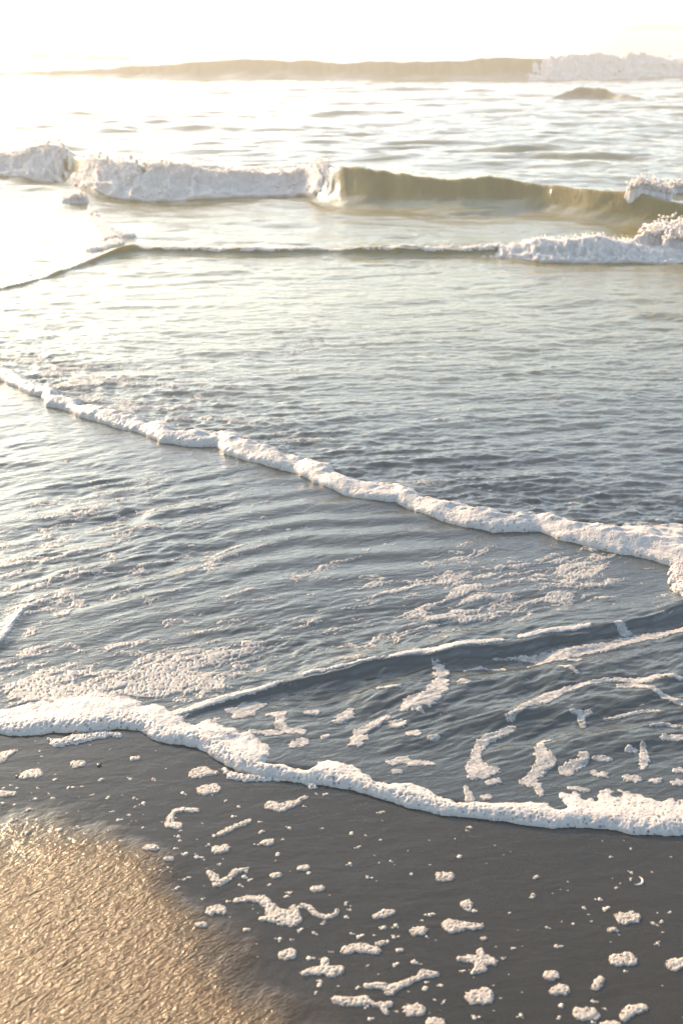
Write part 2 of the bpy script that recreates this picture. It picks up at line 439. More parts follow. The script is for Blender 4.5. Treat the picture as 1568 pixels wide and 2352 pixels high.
# waves cut out of the same sheet, so that edges meet exactly
wave_id = np.zeros(X.shape, np.int8)
for i, (k, w) in enumerate(WAVES.items()):
    h, s, H = wave(w, X, Y)
    px = azx(X, Y, .1)
    lim = (s > -.15) & (h > .22 * H) & (H > (.02 if k != 'low' else .012))
    if k == 'low': lim &= (px > -200) & (px < 1700)
    if k == 'outer': lim &= (px < 330) & (px > -120) & (H > .15)
    lim &= np.abs(TH) < .52
    wave_id[lim] = i + 1
fid = np.minimum.reduce([wave_id[:-1, :-1], wave_id[1:, :-1], wave_id[:-1, 1:], wave_id[1:, 1:]])
kq = keepw[:-1, :-1] | keepw[1:, 1:]
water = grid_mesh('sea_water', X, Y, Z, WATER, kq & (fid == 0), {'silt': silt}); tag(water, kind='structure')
WL = {'far': ('long golden wave rising far out, its right third collapsing into white foam', 'breaking wave'),
      'mid': ('olive green wave curling across the middle distance with white foam on its left half', 'breaking wave'),
      'outer': ('faint golden swell farthest out at the upper left, fading into the glare', 'breaking wave'),
      'low': ('low brown wavelet trailing toward the shore in front of the olive green wave', 'wavelet'),
      'peak': ('small lone olive peak of water in front of the far wave at right', 'wavelet')}
ROOT = {}
for i, (k, w) in enumerate(WAVES.items()):
    j = len(w['x']) // 2
    root = empty('breaking_wave' if WL[k][1] == 'breaking wave' else 'wavelet', (0, float(w['yf'][j]), 0.03))
    tag(root, WL[k][0], WL[k][1]); ROOT[k] = root
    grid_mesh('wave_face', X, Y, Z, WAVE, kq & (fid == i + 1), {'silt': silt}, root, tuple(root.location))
del X, Y, Z, TH, RR, silt, sn, keepw, wave_id, fid, kq

# sand, fine near the camera, one sheet to the horizon
As = angles(.0016, .46, 3.12)
Rs = np.concatenate([[.02, .2, .4, .6, .75], np.arange(.85, 2.6, .003), np.geomspace(2.6, 5000, 120)])
TH, RR = np.meshgrid(As, Rs); Xs, Ys = RR * np.sin(TH), RR * np.cos(TH)
Zs = sand_z(Xs, Ys)
sand = grid_mesh('beach_sand', Xs, Ys, Zs, SAND, None, {'damp': damp(Xs, Ys)}); tag(sand, kind='structure')

# ------------------------------------------------------------------ foam rims
def rect_grid(x0, x1, y0, y1, st):
    return np.meshgrid(np.arange(x0, x1, st), np.arange(y0, y1, st))
def pits(x, y, size, amt, k=0):
    wx = x + .25 * size * fbm(x / size, y / size, k, 2); d, rid = worley(wx / size, y / size)
    return amt * (rid > .45) * (1 - sst(.10, .42, d))
def rim_piece(name, label, f, b, step, H, xr, base, hole, hmod=None, lump=.35):
    """a roll of foam between its front line f and back line b"""
    x0, x1 = xr
    o = np.argsort(f[:, 0]); yy = [f[(f[:, 0] > x0 - .3) & (f[:, 0] < x1 + .3), 1], b[(b[:, 0] > x0 - .3) & (b[:, 0] < x1 + .3), 1]]
    nx = int((x1 - x0) / step); xs = np.linspace(x0, x1, nx)
    lo = np.interp(xs, f[o, 0], f[o, 1]); ob = np.argsort(b[:, 0]); hi = np.interp(xs, b[ob, 0], b[ob, 1])
    T = np.linspace(0, 1, int((np.percentile(hi - lo, 95) + .12) / step))
    Xg = np.repeat(xs[None, :], len(T), 0); Yg = (lo - .06)[None, :] + T[:, None] * (hi - lo + .14)[None, :]
    wn = .006 * fbm(Xg * 30, Yg * 30, 2, 3) + .012 * fbm(Xg * 9, Yg * 9, 5, 2)
    df = seg_dist(Xg, Yg, f, True) + wn
    db = seg_dist(Xg, Yg, b, True)
    db = -db + .05 * fbm(Xg * 11, Yg * 14, 9, 4) + .01
    Hh = H * (1 + lump * fbm(Xg * 7, Yg * 7, 3, 3)) * (.78 + .44 * vnoise(Xg * 2.3, Xg * 0 + 3, 6)) * (hmod(Xg, Yg) if hmod is not None else 1)
    R_ = np.maximum(Hh * 1.6, .008)
    u = np.clip(df / R_, 0, 1)
    prof = np.sqrt(np.clip(1 - (1 - u) ** 2, 0, 1))
    tail = sst(-.005, 1, db / np.maximum(.75 * (df + db), .02)) ** .7
    th = Hh * prof * (0.10 + .90 * tail)
    th = th * np.where(db < 0, 0, 1) - .006 * (db < 0) * np.minimum(1, -db / .01)
    th = np.where(df < 0, -.02, th)
    amt = hole * np.clip(th, 0, .02) / .02
    th2 = th + (.0016 * fbm(Xg * 70, Yg * 70, 6, 3) - (pits(Xg, Yg, .013, .0035, 3) + pits(Xg + 5, Yg, .0075, .0022, 4)) * (hole * (1 - .85 * sst(.01, .05, df + .03 * fbm(Xg * 6, Yg * 6, 8, 2))))) * (th > 0) * np.minimum(1, th / .006)
    Zg = base(Xg, Yg) + th2
    Zg = np.where(df < 0, -.012, Zg)
    keep = (th > -.004) & (df > -.012)
    ob_ = grid_mesh(name, Xg, Yg, Zg, FOAM, keep, {'open': 1 - sst(.0, .08, df), 'film': .85 * (1 - sst(.001, .009, th)) * (df > .02)}, None, (float(xs.mean()), float(lo.mean()), 0))
    tag(ob_, label, 'foam line'); return ob_
def base_near(x, y): return np.maximum(sand_z(x, y), water_z(x, y, False) - .012 * (1 - sst(0, .2, along(x, y, nf))))
rim_piece('foam_edge', 'thick bubbly foam roll edging the nearest sheet of water on the dark wet sand', nf, nb, .0022, .017, (-1.9, 2.1), base_near, 1.0,
          lambda x, y: 1.0 + .35 * bump(-.45, .22, x))
rim_piece('foam_edge', 'long white foam roll crossing diagonally from upper left down to the right edge', mf, mb, .0042, .028, (-3.6, 2.7), water_z, .6, lump=.25)

px_s = lambda x, y: azx(x, y)
# ------------------------------------------------------------------ drifting foam: fields that nobody could count
def weight_streak(x, y):
    px, py = azx(x, y), rowy(x, y)
    g = lambda cx, cy, sx, sy: np.exp(-((px - cx) / sx) ** 2 - ((py - cy) / sy) ** 2)
    w = .55 * g(300, 1190, 420, 110) + 1.0 * g(190, 1550, 330, 66) + .42 * g(600, 1480, 500, 95) + .45 * g(1150, 1400, 330, 80)
    w = w + .45 * g(1300, 1300, 260, 80) + .45 * g(60, 1330, 300, 110) + .35 * g(700, 1330, 700, 90) + .35 * g(200, 1600, 260, 35)
    sr = along(x, y, rg)
    w = w * np.where((px > 420) & (sr < 0), 0.0, 1) * 1.22
    return w
Rf = radial(1.9, 5.4)[::1]; Af = angles(.0009, .42, .6)
TH, RR = np.meshgrid(Af, Rf); Xf, Yf = RR * np.sin(TH), RR * np.cos(TH)
xr, yr = rot(Xf, Yf, math.radians(22)); wx = .05 * fbm(Xf * 5, Yf * 5, 4, 3)
wy = .03 * fbm(Xf * 9, Yf * 9, 41, 3)
n1 = ridged((xr + wx) * 4.2, (yr + wy) * 18, 21, 2, .6)
n2 = fbm((xr + wx) * 17, (yr + wy) * 52, 22, 4, .6)
n3 = fbm(xr * 1.8, yr * 4, 25, 3)
fld = n1 * .62 + n2 * .62 + n3 * .22 - 1.02 + .85 * np.minimum(weight_streak(Xf, Yf), .85)
fld = fld + .22 * np.exp(-((along(Xf, Yf, nf) - .20) / .12) ** 2) * (px_s(Xf, Yf) < 520)
inpool = (along(Xf, Yf, nf) > .02) & (seg_dist(Xf, Yf, mf, True) < 0)
thk = np.clip(fld * .018, -.004, .0026) - pits(Xf, Yf, .011, .0035, 1) * (fld > 0)
keep = (fld > -.03) & inpool
Zf = water_z(Xf, Yf) + thk + .0006
THIN = m_foam('thin_foam', .8, 1.5, (.40, .375, .345))
o = grid_mesh('foam_streaks', Xf, Yf, Zf, THIN, keep, {'film': .95 - .55 * sst(0, .22, fld)}); tag(o, 'thin lacy foam streaks drifting over the shallow pool between the two foam rolls', 'foam', kind='stuff')
# finer shreds behind the second roll
Rf = radial(3.0, 9.5); Af = angles(.0012, .42, .55)
TH, RR = np.meshgrid(Af, Rf); Xf, Yf = RR * np.sin(TH), RR * np.cos(TH)
px, py = azx(Xf, Yf), rowy(Xf, Yf)
wx = .08 * fbm(Xf * 3, Yf * 3, 4, 3)
fld = .55 * ridged((Xf + wx) * 1.6, (Yf + wx) * 7, 26, 2, .6) + .62 * fbm((Xf + wx) * 7, (Yf - wx) * 26, 27, 4, .6) + .45 * fbm(Xf * .9, Yf * 1.6, 29, 3) - 1.08
fld = fld + .45 * np.exp(-((seg_dist(Xf, Yf, mf, True) - .15) / .35) ** 2) + .28 * np.exp(-((py - 850) / 120) ** 2) + .25 * np.exp(-((px - 1450) / 200) ** 2 - ((py - 1120) / 90) ** 2)
thk = np.clip(fld * .03, -.006, .0055)
keep = (fld > -.03) & (seg_dist(Xf, Yf, mf, True) > .10) & (py > 640)
o = grid_mesh('foam_shreds', Xf, Yf, water_z(Xf, Yf) + thk + .001, THIN, keep, {'film': .95 - .5 * sst(0, .25, fld)}); tag(o, 'fine shreds of foam scattered over the rippled water behind the diagonal foam roll', 'foam', kind='stuff')
del Xf, Yf, Zf, TH, RR


# ------------------------------------------------------------------ blobs of spray: small uneven lumps, merged into their mass
def ico():
    import bmesh
    out = []
    for s in (1, 2):
        b = bmesh.new(); bmesh.ops.create_icosphere(b, subdivisions=s, radius=1)
        out.append((np.array([v.co[:] for v in b.verts], np.float32), np.array([[v.index for v in f.verts] for f in b.faces]))); b.free()
    return out
ICO = ico()
def blobs(P, r, seed, lv=0):
    rg_ = np.random.default_rng(seed); V, Fc = ICO[lv]
    n = len(P); nv = len(V)
    sc = rg_.uniform(.7, 1.25, (n, 1, 3)) * r[:, None, None]
    v = V[None] * (1 + rg_.uniform(-.22, .22, (n, nv, 1))) * sc + P[:, None, :]
    f = Fc[None] + (np.arange(n) * nv)[:, None, None]
    return v.reshape(-1, 3), f.reshape(-1, 3)
def merge(obj_, V, Fc):
    """append triangles to an existing mesh object"""
    me = obj_.data; off = np.array(obj_.matrix_basis.translation if obj_.parent is None else obj_.parent.location, np.float32)
    n = len(me.vertices); co = np.empty(n * 3, np.float32); me.vertices.foreach_get('co', co)
    q = np.empty(len(me.loops), np.int32); me.loops.foreach_get('vertex_index', q)
    ls = np.empty(len(me.polygons), np.int32); me.polygons.foreach_get('loop_start', ls)
    co2 = np.concatenate([co.reshape(-1, 3), V - off]); q2 = np.concatenate([q, Fc.ravel() + n])
    ls2 = np.concatenate([ls, len(q) + np.arange(0, Fc.size, 3)])
    m2 = bpy.data.meshes.new(me.name); m2.vertices.add(len(co2)); m2.vertices.foreach_set('co', co2.ravel().astype(np.float32))
    m2.loops.add(len(q2)); m2.loops.foreach_set('vertex_index', q2.astype(np.int32))
    m2.polygons.add(len(ls2)); m2.polygons.foreach_set('loop_start', ls2.astype(np.int32)); m2.polygons.foreach_set('use_smooth', np.ones(len(ls2), bool))
    m2.update(calc_edges=True); m2.validate(); m2.materials.append(me.materials[0]); obj_.data = m2

def crest_foam(k, wt, s0, s1, x0, x1, thick, nblob, seed, freq=1.0, label=None, dpx=1.3):
    """foam tumbling down one wave between print columns x0 and x1"""
    w = WAVES[k]; root = ROOT[k]
    pxs = np.arange(x0, x1, dpx); ss = np.linspace(s0, s1, 64)
    PX, SS = np.meshgrid(pxs, ss)
    yf = np.interp(PX, w['x'], w['yf']); H = np.maximum(np.interp(PX, w['x'], w['H']), .02)
    Yw = yf + SS * w['ff'] * H; Xw = (PX - 784) / F * (Yw * CP + (CAM_H - .1) * SP)
    base = water_z(Xw, Yw, False)
    wv = wt(PX - 34 * (SS - .4) + {'far': 45, 'mid': 26, 'low': 30}[k] * fbm(PX / 12, SS * 3, 37, 3))
    hh = H.mean()
    u = Xw / hh * freq; v = SS * 1.6
    bil = 1.1 * (.75 - np.abs(fbm(u * 1.1, v * 1.3, 30, 2)) * 1.6) + .55 * (.6 - np.abs(fbm(u * 3.2, v * 3, 31, 3))) + .26 * fbm(u * 8, v * 7, 33, 3)
    bil = np.maximum(bil, .02) * (1 - .55 * sst(.55, 1.1, SS))
    edge = sst(s0, s0 + .12, SS) * (1 - sst(s1 - .5, s1, SS + .45 * fbm(u * 1.5, v, 34, 3)))
    t = wv * edge * (1 + .25 * fbm(u * 3, v, 35, 2))
    th = H * thick * np.where(t > .12, (bil + .1) * np.minimum(1, (t - .12) * 4) + .04, -.10)
    gx, gy, gz = np.zeros_like(th), np.full_like(th, -.55), np.full_like(th, .80)
    Xd = Xw + .25 * H * thick * fbm(u * 6, v * 5, 36, 3); Yd = Yw + gy * th; Zd = base + gz * th
    Zd = Zd + H * np.minimum(t, 1) * (t > .12) * (.34 if k == 'far' else .22) * (fbm(u * 1.3, u * 0 + 2, 38, 4) + .15) * bump(1.0, .45, SS)
    o = grid_mesh('crest_foam', Xd, Yd, Zd, FOAM_FAR, th > -.02 * H, None, root, tuple(root.location))
    if o is None: return None
    rg_ = np.random.default_rng(seed)
    i = rg_.integers(0, len(ss), nblob * 6); j = rg_.integers(0, len(pxs), nblob * 6)
    pr = (t[i, j] > .2) * (.10 + .90 * sst(.55, 1.0, SS[i, j]))
    ok = rg_.random(len(i)) < pr; i, j = i[ok][:nblob], j[ok][:nblob]
    r = H[i, j] * rg_.lognormal(-4.0, .6, len(i)).clip(.005, .08)
    P = np.stack([Xd[i, j], Yd[i, j], Zd[i, j]], 1)
    lift = np.abs(rg_.normal(0, .13, len(i))) * H[i, j] * sst(.3, 1.0, SS[i, j])
    P[:, 0] += rg_.normal(0, .04, len(i)) * H[i, j]; P[:, 1] -= .5 * lift; P[:, 2] += lift + .3 * r
    V, Fc = blobs(P, r, seed); merge(o, V, Fc)
    return o
band = lambda a, b, e: (lambda px: sst(a - e, a + e, px) * (1 - sst(b - e, b + e, px)))
nz = lambda px, sc, k: vnoise(px / sc, px * 0 + .5, k)
crest_foam('far', lambda px: (.25 + .75 * sst(1230, 1350, px)) * band(1225, 3000, 20)(px) * (.55 + .75 * nz(px, 24, 1)), -.10, 1.5, 1185, 1900, .24, 1300, 3)
crest_foam('mid', lambda px: np.maximum(band(-900, 135, 26)(px), band(190, 728, 26)(px)) * (.55 + .8 * nz(px, 26, 2)), -.15, 1.35, -420, 770, .20, 4200, 4)
crest_foam('low', lambda px: band(1170, 1640, 80)(px) * (.35 + 1.0 * nz(px, 16, 4)), -.10, 2.2, 1080, 1700, .30, 1700, 6)
crest_foam('low', lambda px: band(360, 1150, 60)(px) * sst(.4, .95, nz(px, 18, 5)) * .55, .7, 2.0, 320, 1160, .12, 260, 7)
# ------------------------------------------------------------------ foam patches: each one its own object
PATCHMAT = m_foam('beached_foam', 1.0, 1.0, (.44, .385, .325))
def patch(name, label, nodes, base, T, step, mtl, cat='foam patch', group=None, rough=.35, pit=1.0, off=(0, 0), sc=1.0, seed=0, blob=0, hs=None, film=0.0):
    """nodes: chains of (x, y, half-width) read off the print; a None splits chains"""
    chains = [[]]
    for q in nodes:
        if q is None: chains.append([])
        else: chains[-1].append((q[0] * sc + off[0], q[1] * sc + off[1], q[2] * sc))
    info = []
    for c in chains:
        a = np.array(c, float); x, y = W(a[:, 0], a[:, 1], .01); w = a[:, 2] * mpp(a[:, 0], a[:, 1]) * 1.22
        if len(x) == 1:                              # an oval lies across the view
            x = np.array([x[0] - w[0] * .45, x[0] + w[0] * .45]); y = np.array([y[0], y[0] + w[0] * .12]); w = np.array([w[0], w[0]]) * .62
        info.append((np.stack([x, y], 1), w))
    xs = np.concatenate([i[0][:, 0] for i in info]); ys = np.concatenate([i[0][:, 1] for i in info]); wm = max(i[1].max() for i in info) * 1.35 + .004
    Xg, Yg = rect_grid(xs.min() - wm, xs.max() + wm, ys.min() - wm, ys.max() + wm, step)
    sd = np.full(Xg.shape, 9.0)
    for P, w in info: sd = np.minimum(sd, seg_dist(Xg, Yg, P, width=w))
    wr = np.median(np.concatenate([i[1] for i in info]))
    s = seed * 3.7
    sd = sd + rough * wr * (.8 * fbm(Xg / wr * .8 + s, Yg / wr * .9, 40, 3) + .6 * fbm(Xg / wr * 2.6 + s, Yg / wr * 2.8, 42, 3))
    d = -sd; Rr = max(T * 2.0, .0035)
    u = np.clip(d / Rr, 0, 1); h = T * np.sqrt(np.clip(1 - (1 - u) ** 2, 0, 1)) * (1 + .2 * fbm(Xg / wr * 1.5 + s, Yg / wr * 1.5, 44, 3))
    if pit: h = h - (pits(Xg + s, Yg, .0085, T * .45, 2) + pits(Xg + s + 3, Yg, .0050, T * .30, 5)) * pit * sst(0, .004, d)
    h = np.where(d < 0, -.004, h)
    cx, cy = float(xs.mean()), float(ys.mean())
    o = grid_mesh(name, Xg, Yg, base(Xg, Yg) + h, mtl, d > 0, {'open': .75 - .5 * sst(0, .02, d), 'film': np.where(d > 0, film + (1 - film) * .5 * (1 - sst(0, .008, d)), 1) if film else 0 * d}, None, (cx, cy, 0))
    if o is None: return None
    tag(o, label, cat, group)
    if blob:
        rg_ = np.random.default_rng(seed + 90); i, j = np.nonzero(d > .15 * wr)
        k = rg_.integers(0, len(i), blob); i, j = i[k], j[k]
        r = wr * rg_.lognormal(-2.9, .6, blob).clip(.02, .18)
        P = np.stack([Xg[i, j], Yg[i, j], (base(Xg, Yg) + h)[i, j]], 1)
        lift = np.abs(rg_.normal(0, .30, blob)) * T; P[:, 2] += lift; P[:, 0] += rg_.normal(0, .25, blob) * wr * (lift / T)
        V, Fc = blobs(P, r, seed); merge(o, V, Fc)
    return o

wb0 = lambda x, y: water_z(x, y, False)
G1 = 'foam patches left on the wet sand'
Z7 = dict(off=(0, 1787), sc=.5); Z8 = dict(off=(784, 1787), sc=.5); Z5 = dict(off=(0, 1379.6), sc=.5); Z6 = dict(off=(784, 1379.6), sc=.5)
SANDP = [
 (Z7, [(958,40,46)], 'oval foam patch just below the notch in the nearest foam roll'),
 (Z7, [(1240,112,24),(1290,122,24),(1345,100,16),(1400,72,9)], 'foam patch with a tail rising right, just under the nearest foam roll'),
 (Z7, [(905,135,12),(845,130,12),(800,138,12),(782,170,14),(775,200,18),(820,205,18)], 'hook shaped foam patch opening to the right'),
 (Z7, [(1008,243,12),(1060,218,13),(1145,183,12)], 'slim diagonal foam streak right of the hook shaped patch'),
 (Z7, [(695,313,28)], 'oval foam patch at the edge of the rough glittering sand'),
 (Z7, [(1010,315,33)], 'oval foam patch below the slim diagonal streak'),
 (Z7, [(958,418,12),(985,445,20),(995,472,16),(1045,448,14),(1080,415,14),(1138,400,4)], 'v shaped foam patch with a thin right arm'),
 (Z7, [(995,595,39)], 'flat oval foam patch left of the largest winged patch'),
 (Z7, [(1088,548,12),(1140,538,15),(1205,540,20),(1235,575,22),(1260,612,34),(1310,628,38),(1345,635,34), None,(1345,582,14),(1362,610,20), None,(1200,632,12),(1260,630,25)], 'largest foam patch on the sand, winged, with a long arm to upper left'),
 (Z7, [(1388,568,10),(1420,578,12),(1445,608,12),(1495,625,12),(1540,612,10),(1548,592,10)], 'sagging thin foam streak right of the largest winged patch'),
 (Z7, [(1393,400,24)], 'small round foam dot right of the v shaped patch'),
 (Z7, [(1457,497,26)], 'small flat foam dot above the sagging thin streak'),
 (Z7, [(1320,797,36)], 'round foam patch below the largest winged patch'),
 (Z7, [(922,672,22)], 'small foam dot below the flat oval patch, at the rough sand'),
 (Z7, [(1133,685,15)], 'tiny round foam dot below the arm of the largest winged patch'),
 (Z7, [(775,365,19)], 'small flat foam dot below the oval patch at the rough sand edge'),
 (Z7, [(1267,432,21)], 'small foam dot between the v shaped patch and the round dot'),
 (Z7, [(1232,282,25)], 'small foam patch with a smaller dot at its lower left'),
 (Z7, [(1395,882,12),(1440,870,18),(1500,870,24),(1560,868,20), None,(1495,825,16),(1490,850,18), None,(1520,890,20)], 'three armed foam patch with a peak pointing up'),
 (Z8, [(-25,1006,20),(0,1012,20),(60,1012,22),(115,1008,20),(150,1025,10),(190,1030,14),(225,1022,12), None,(190,1035,14),(205,1062,14)], 'long low foam streak ending in a forked right tip near the bottom'),
 (Z8, [(475,440,36)], 'lone oval foam patch in the middle of the bare dark sand'),
 (Z8, [(578,565,26),(585,585,18)], 'rounded triangular foam patch above the teardrop shaped patch'),
 (Z8, [(155,622,12),(200,605,20),(232,600,14)], 'short foam patch rising right, left of the teardrop shaped patch'),
 (Z8, [(355,690,34)], 'small flat oval foam patch lower left of the teardrop shaped patch'),
 (Z8, [(502,665,32),(560,665,22),(640,668,14)], 'teardrop shaped foam patch with its tail to the right'),
 (Z8, [(15,778,18),(60,765,22),(110,765,22),(155,778,20), None,(160,750,10),(208,735,10)], 'foam patch with a short horn at its upper right'),
 (Z8, [(545,815,12),(600,818,20),(660,820,30),(695,828,20), None,(640,780,14),(645,800,20), None,(605,878,8),(640,850,26)], 'arrowhead foam patch with a knob on top and a pointed foot'),
 (Z8, [(118,940,12),(180,937,15),(230,955,20),(300,925,14),(345,905,12),(380,885,20),(438,885,12), None,(220,975,18)], 'bone shaped foam patch, the longest near the bottom of the sand'),
 (Z8, [(333,1052,40)], 'round foam patch under the bone shaped patch'),
 (Z8, [(635,988,50)], 'oval foam patch below the arrowhead patch'),
 (Z8, [(963,895,32)], 'upper of two small foam patches stacked right of centre on the lower sand'),
 (Z8, [(980,965,20),(1020,955,24)], 'lower of two small foam patches stacked right of centre on the lower sand'),
 (Z8, [(1165,943,16),(1182,925,18),(1195,908,14)], 'upright comma foam patch right of the two stacked patches'),
 (Z8, [(1292,822,48)], 'oval foam patch nearest the one cut by the right edge'),
 (Z8, [(1320,630,44)], 'topmost oval foam patch on the right side of the sand'),
 (Z8, [(1248,683,19)], 'small foam dot under the topmost right oval patch'),
 (Z8, [(1515,845,22),(1570,832,26)], 'foam patch cut off by the right edge of the picture'),
 (Z8, [(1130,1072,48)], 'oval foam patch left of the curled patch near the lower right corner'),
 (Z8, [(1300,1080,20),(1330,1048,22),(1390,1038,18)], 'curled foam patch near the lower right corner'),
 (Z8, [(435,1112,36)], 'foam patch cut by the bottom edge below the round patch'),
 (Z8, [(1240,1128,36)], 'foam patch cut by the bottom edge near the lower right'),
 (Z8, [(655,723,13)], 'tiny foam dot between the teardrop patch and the arrowhead patch'),
 (Z8, [(268,778,16)], 'tiny foam dot right of the horned foam patch'),
 (Z5, [(145,785,42)], 'oval foam patch on the upper left sand'),
 (Z5, [(355,738,30)], 'flat foam patch under the lacy apron of the nearest foam roll'),
 (Z5, [(0,722,18),(20,695,22),(70,676,10)], 'bent foam patch at the left edge under the nearest foam roll'),
 (Z5, [(620,712,19)], 'small foam dot close under the middle of the nearest foam roll'),
 (Z5, [(895,780,30),(935,772,32),(985,778,12)], 'foam patch with a pointed right end, left of the notch in the nearest foam roll'),
 (Z5, [(0,872,20),(60,874,12)], 'flat foam patch at the left edge of the middle sand'),
]
for i, (zz, nd, lb) in enumerate(SANDP):
    patch('foam_patch', lb, nd, sand_z, .0036, .0011, PATCHMAT, group=G1, seed=i, rough=.42, film=.12, **zz)
patch('foam_lobe', 'thick lobe of foam hanging down from the second foam roll at the right edge', [(1585,1300,40),(1578,1335,32),(1582,1368,26)], wb0, .022, .0022, FOAM, cat='foam lobe', seed=77, rough=.5)
# lacy aprons pushed out in front of the roll
for i, (nd, lb) in enumerate([
 ([(225,625,8),(270,640,22),(340,625,28),(420,610,22),(500,600,14),(540,604,16)], 'lacy apron of bubbles pushed out in front of the nearest foam roll at left'),
 ([(1030,762,10),(1060,790,18),(1130,798,22),(1210,800,18),(1300,800,14),(1400,812,10),(1438,840,16)], 'thin lacy lobe of bubbles under the notch in the nearest foam roll')]):
    patch('foam_lobe', lb, nd, sand_z, .0075, .0014, FOAM, cat='foam lobe', seed=70 + i, rough=.5, **Z5)

THIN2 = m_foam('drifting_foam', .5, 1.4, (.43, .40, .365))
G2 = 'foam patches drifting on the shallow pool'
wb = lambda x, y: water_z(x, y)
POOLP = [
 (Z6, [(1575,372,12),(1540,368,12),(1480,358,14),(1400,375,20),(1340,378,24),(1250,370,11),(1180,378,10),(1090,400,14),(1010,425,17),(945,452,28),(905,472,22),(850,490,12),(810,520,13),(770,550,17), None,(1270,400,10),(1340,395,22),(1420,420,16),(1480,452,14),(1575,482,16)], 'long curving foam ribbon that forks at the right edge of the pool'),
 (Z6, [(785,585,14),(740,605,20),(660,640,22),(630,680,18),(612,720,18),(625,770,44),(600,815,16), None,(650,790,40),(708,782,16)], 'boot shaped foam patch below the end of the long curving ribbon'),
 (Z6, [(430,300,16),(460,330,26),(452,380,30),(440,430,38),(395,465,38),(325,482,34),(280,515,20), None,(330,510,20),(370,522,14), None,(400,480,30),(470,450,12)], 'broad ragged foam patch trailing down from the small ridge of water'),
 (Z6, [(205,540,14),(130,585,20),(75,610,22),(75,650,28),(40,662,14),(105,632,20)], 'stepped foam patch left of the broad ragged patch'),
 (Z6, [(960,638,4),(910,655,10),(918,695,28),(940,735,40),(905,785,28),(870,825,24), None,(850,832,26),(900,850,16),(910,885,18)], 'tall jagged foam patch, tail touching the nearest foam roll'),
 (Z6, [(1050,515,8),(1105,522,18),(1145,515,10), None,(1100,530,18),(1108,570,13)], 'funnel shaped foam patch under the long curving ribbon'),
 (Z6, [(1205,535,6),(1290,525,9),(1370,512,9),(1455,512,8)], 'thin straight foam streak right of the funnel shaped patch'),
 (Z6, [(1418,578,6),(1480,568,9),(1575,580,9)], 'thin arched foam streak above the bright oval at the right edge'),
 (Z6, [(1475,636,16),(1575,635,18)], 'bright oval foam patch cut by the right edge of the pool'),
 (Z6, [(1112,712,20),(1108,738,20),(1070,758,20),(1035,782,30)], 'sock shaped foam patch right of the tall jagged patch'),
 (Z6, [(1160,728,12),(1200,726,18),(1232,730,10)], 'small winged foam patch at the tip of the sock shaped patch'),
 (Z6, [(1165,795,18),(1205,800,20)], 'round foam patch below the small winged patch'),
 (Z6, [(1383,668,12),(1388,715,20),(1382,765,16)], 'upright foam streak in the right part of the pool'),
 (Z6, [(1330,690,26)], 'small slanting foam patch left of the upright streak'),
 (Z6, [(1340,820,34)], 'flat foam patch under the upright streak'),
 (Z6, [(1440,830,24)], 'round foam dot right of the flat patch near the nearest foam roll'),
 (Z6, [(1045,862,10),(1085,868,14),(1125,872,10)], 'thin lozenge of foam close to the nearest foam roll at right'),
 (Z6, [(235,745,20),(290,728,22),(320,745,20),(420,750,12)], 'foam patch with a long flat tail close to the nearest foam roll'),
 (Z6, [(262,575,34)], 'small foam patch under the broad ragged patch'),
 (Z6, [(330,618,30)], 'cup shaped foam patch in the left part of the pool'),
 (Z6, [(422,640,24)], 'lone foam dot right of the cup shaped patch'),
 (Z6, [(-10,550,26),(20,530,28),(45,498,12)], 'leaning foam patch in front of the brown face of the ridge'),
 (Z6, [(255,787,22)], 'round foam dot under the long tailed patch'),
 (Z6, [(560,392,26)], 'oval foam dot right of the broad ragged patch'),
 (Z6, [(170,415,8),(220,414,12),(265,414,8)], 'flat foam sliver left of the broad ragged patch'),
 (Z6, [(665,905,22)], 'foam dot under the boot shaped patch'),
 (Z6, [(575,865,14),(590,915,18)], 'short upright foam patch merging into the nearest foam roll'),
 (Z6, [(695,837,30)], 'flat foam dot at the toe of the boot shaped patch'),
 (Z6, [(1000,318,6),(1040,325,14),(1080,345,9)], 'short foam dash above the long curving ribbon'),
 (Z6, [(1545,782,24)], 'upper of two foam dots near the right edge of the pool'),
 (Z6, [(1540,838,26)], 'lower of two foam dots near the right edge of the pool'),
 (Z6, [(565,318,8),(640,298,10),(750,308,9)], 'arched foam strip just in front of the ridge foam'),
 (Z6, [(705,265,8),(800,258,10),(880,262,22),(960,255,32),(1040,240,34),(1130,225,30),(1210,215,26),(1300,190,24),(1420,165,24),(1490,150,20),(1575,135,18), None,(930,290,12),(1010,270,14),(1080,280,12), None,(860,300,6),(960,285,8), None,(1270,130,20),(1300,150,26)], 'wide band of bubbly foam lying along the foot of the ridge at right'),
 (Z5, [(1060,500,22),(1110,492,30),(1170,475,28),(1215,468,14), None,(1100,522,26),(1160,505,20)], 'rounded foam tongue below the left part of the ridge'),
 (Z5, [(1235,515,14),(1290,512,22),(1285,555,22),(1300,590,22),(1390,602,16), None,(1150,605,12),(1240,606,20),(1300,600,14)], 'branching foam patch left of the leaning patch'),
 (Z5, [(1435,512,30)], 'foam dot under the brown face of the ridge'),
 (Z5, [(1500,622,14),(1480,632,12)], 'small foam dash left of the stepped patch'),
 (Z5, [(1372,658,36)], 'flat foam dot left of the stepped patch, near the nearest foam roll'),
]
for i, (zz, nd, lb) in enumerate(POOLP):
    patch('foam_patch', lb, nd, wb, .0024, .0015, THIN2, group=G2, seed=120 + i, pit=.5, rough=.62, film=.45, **zz)

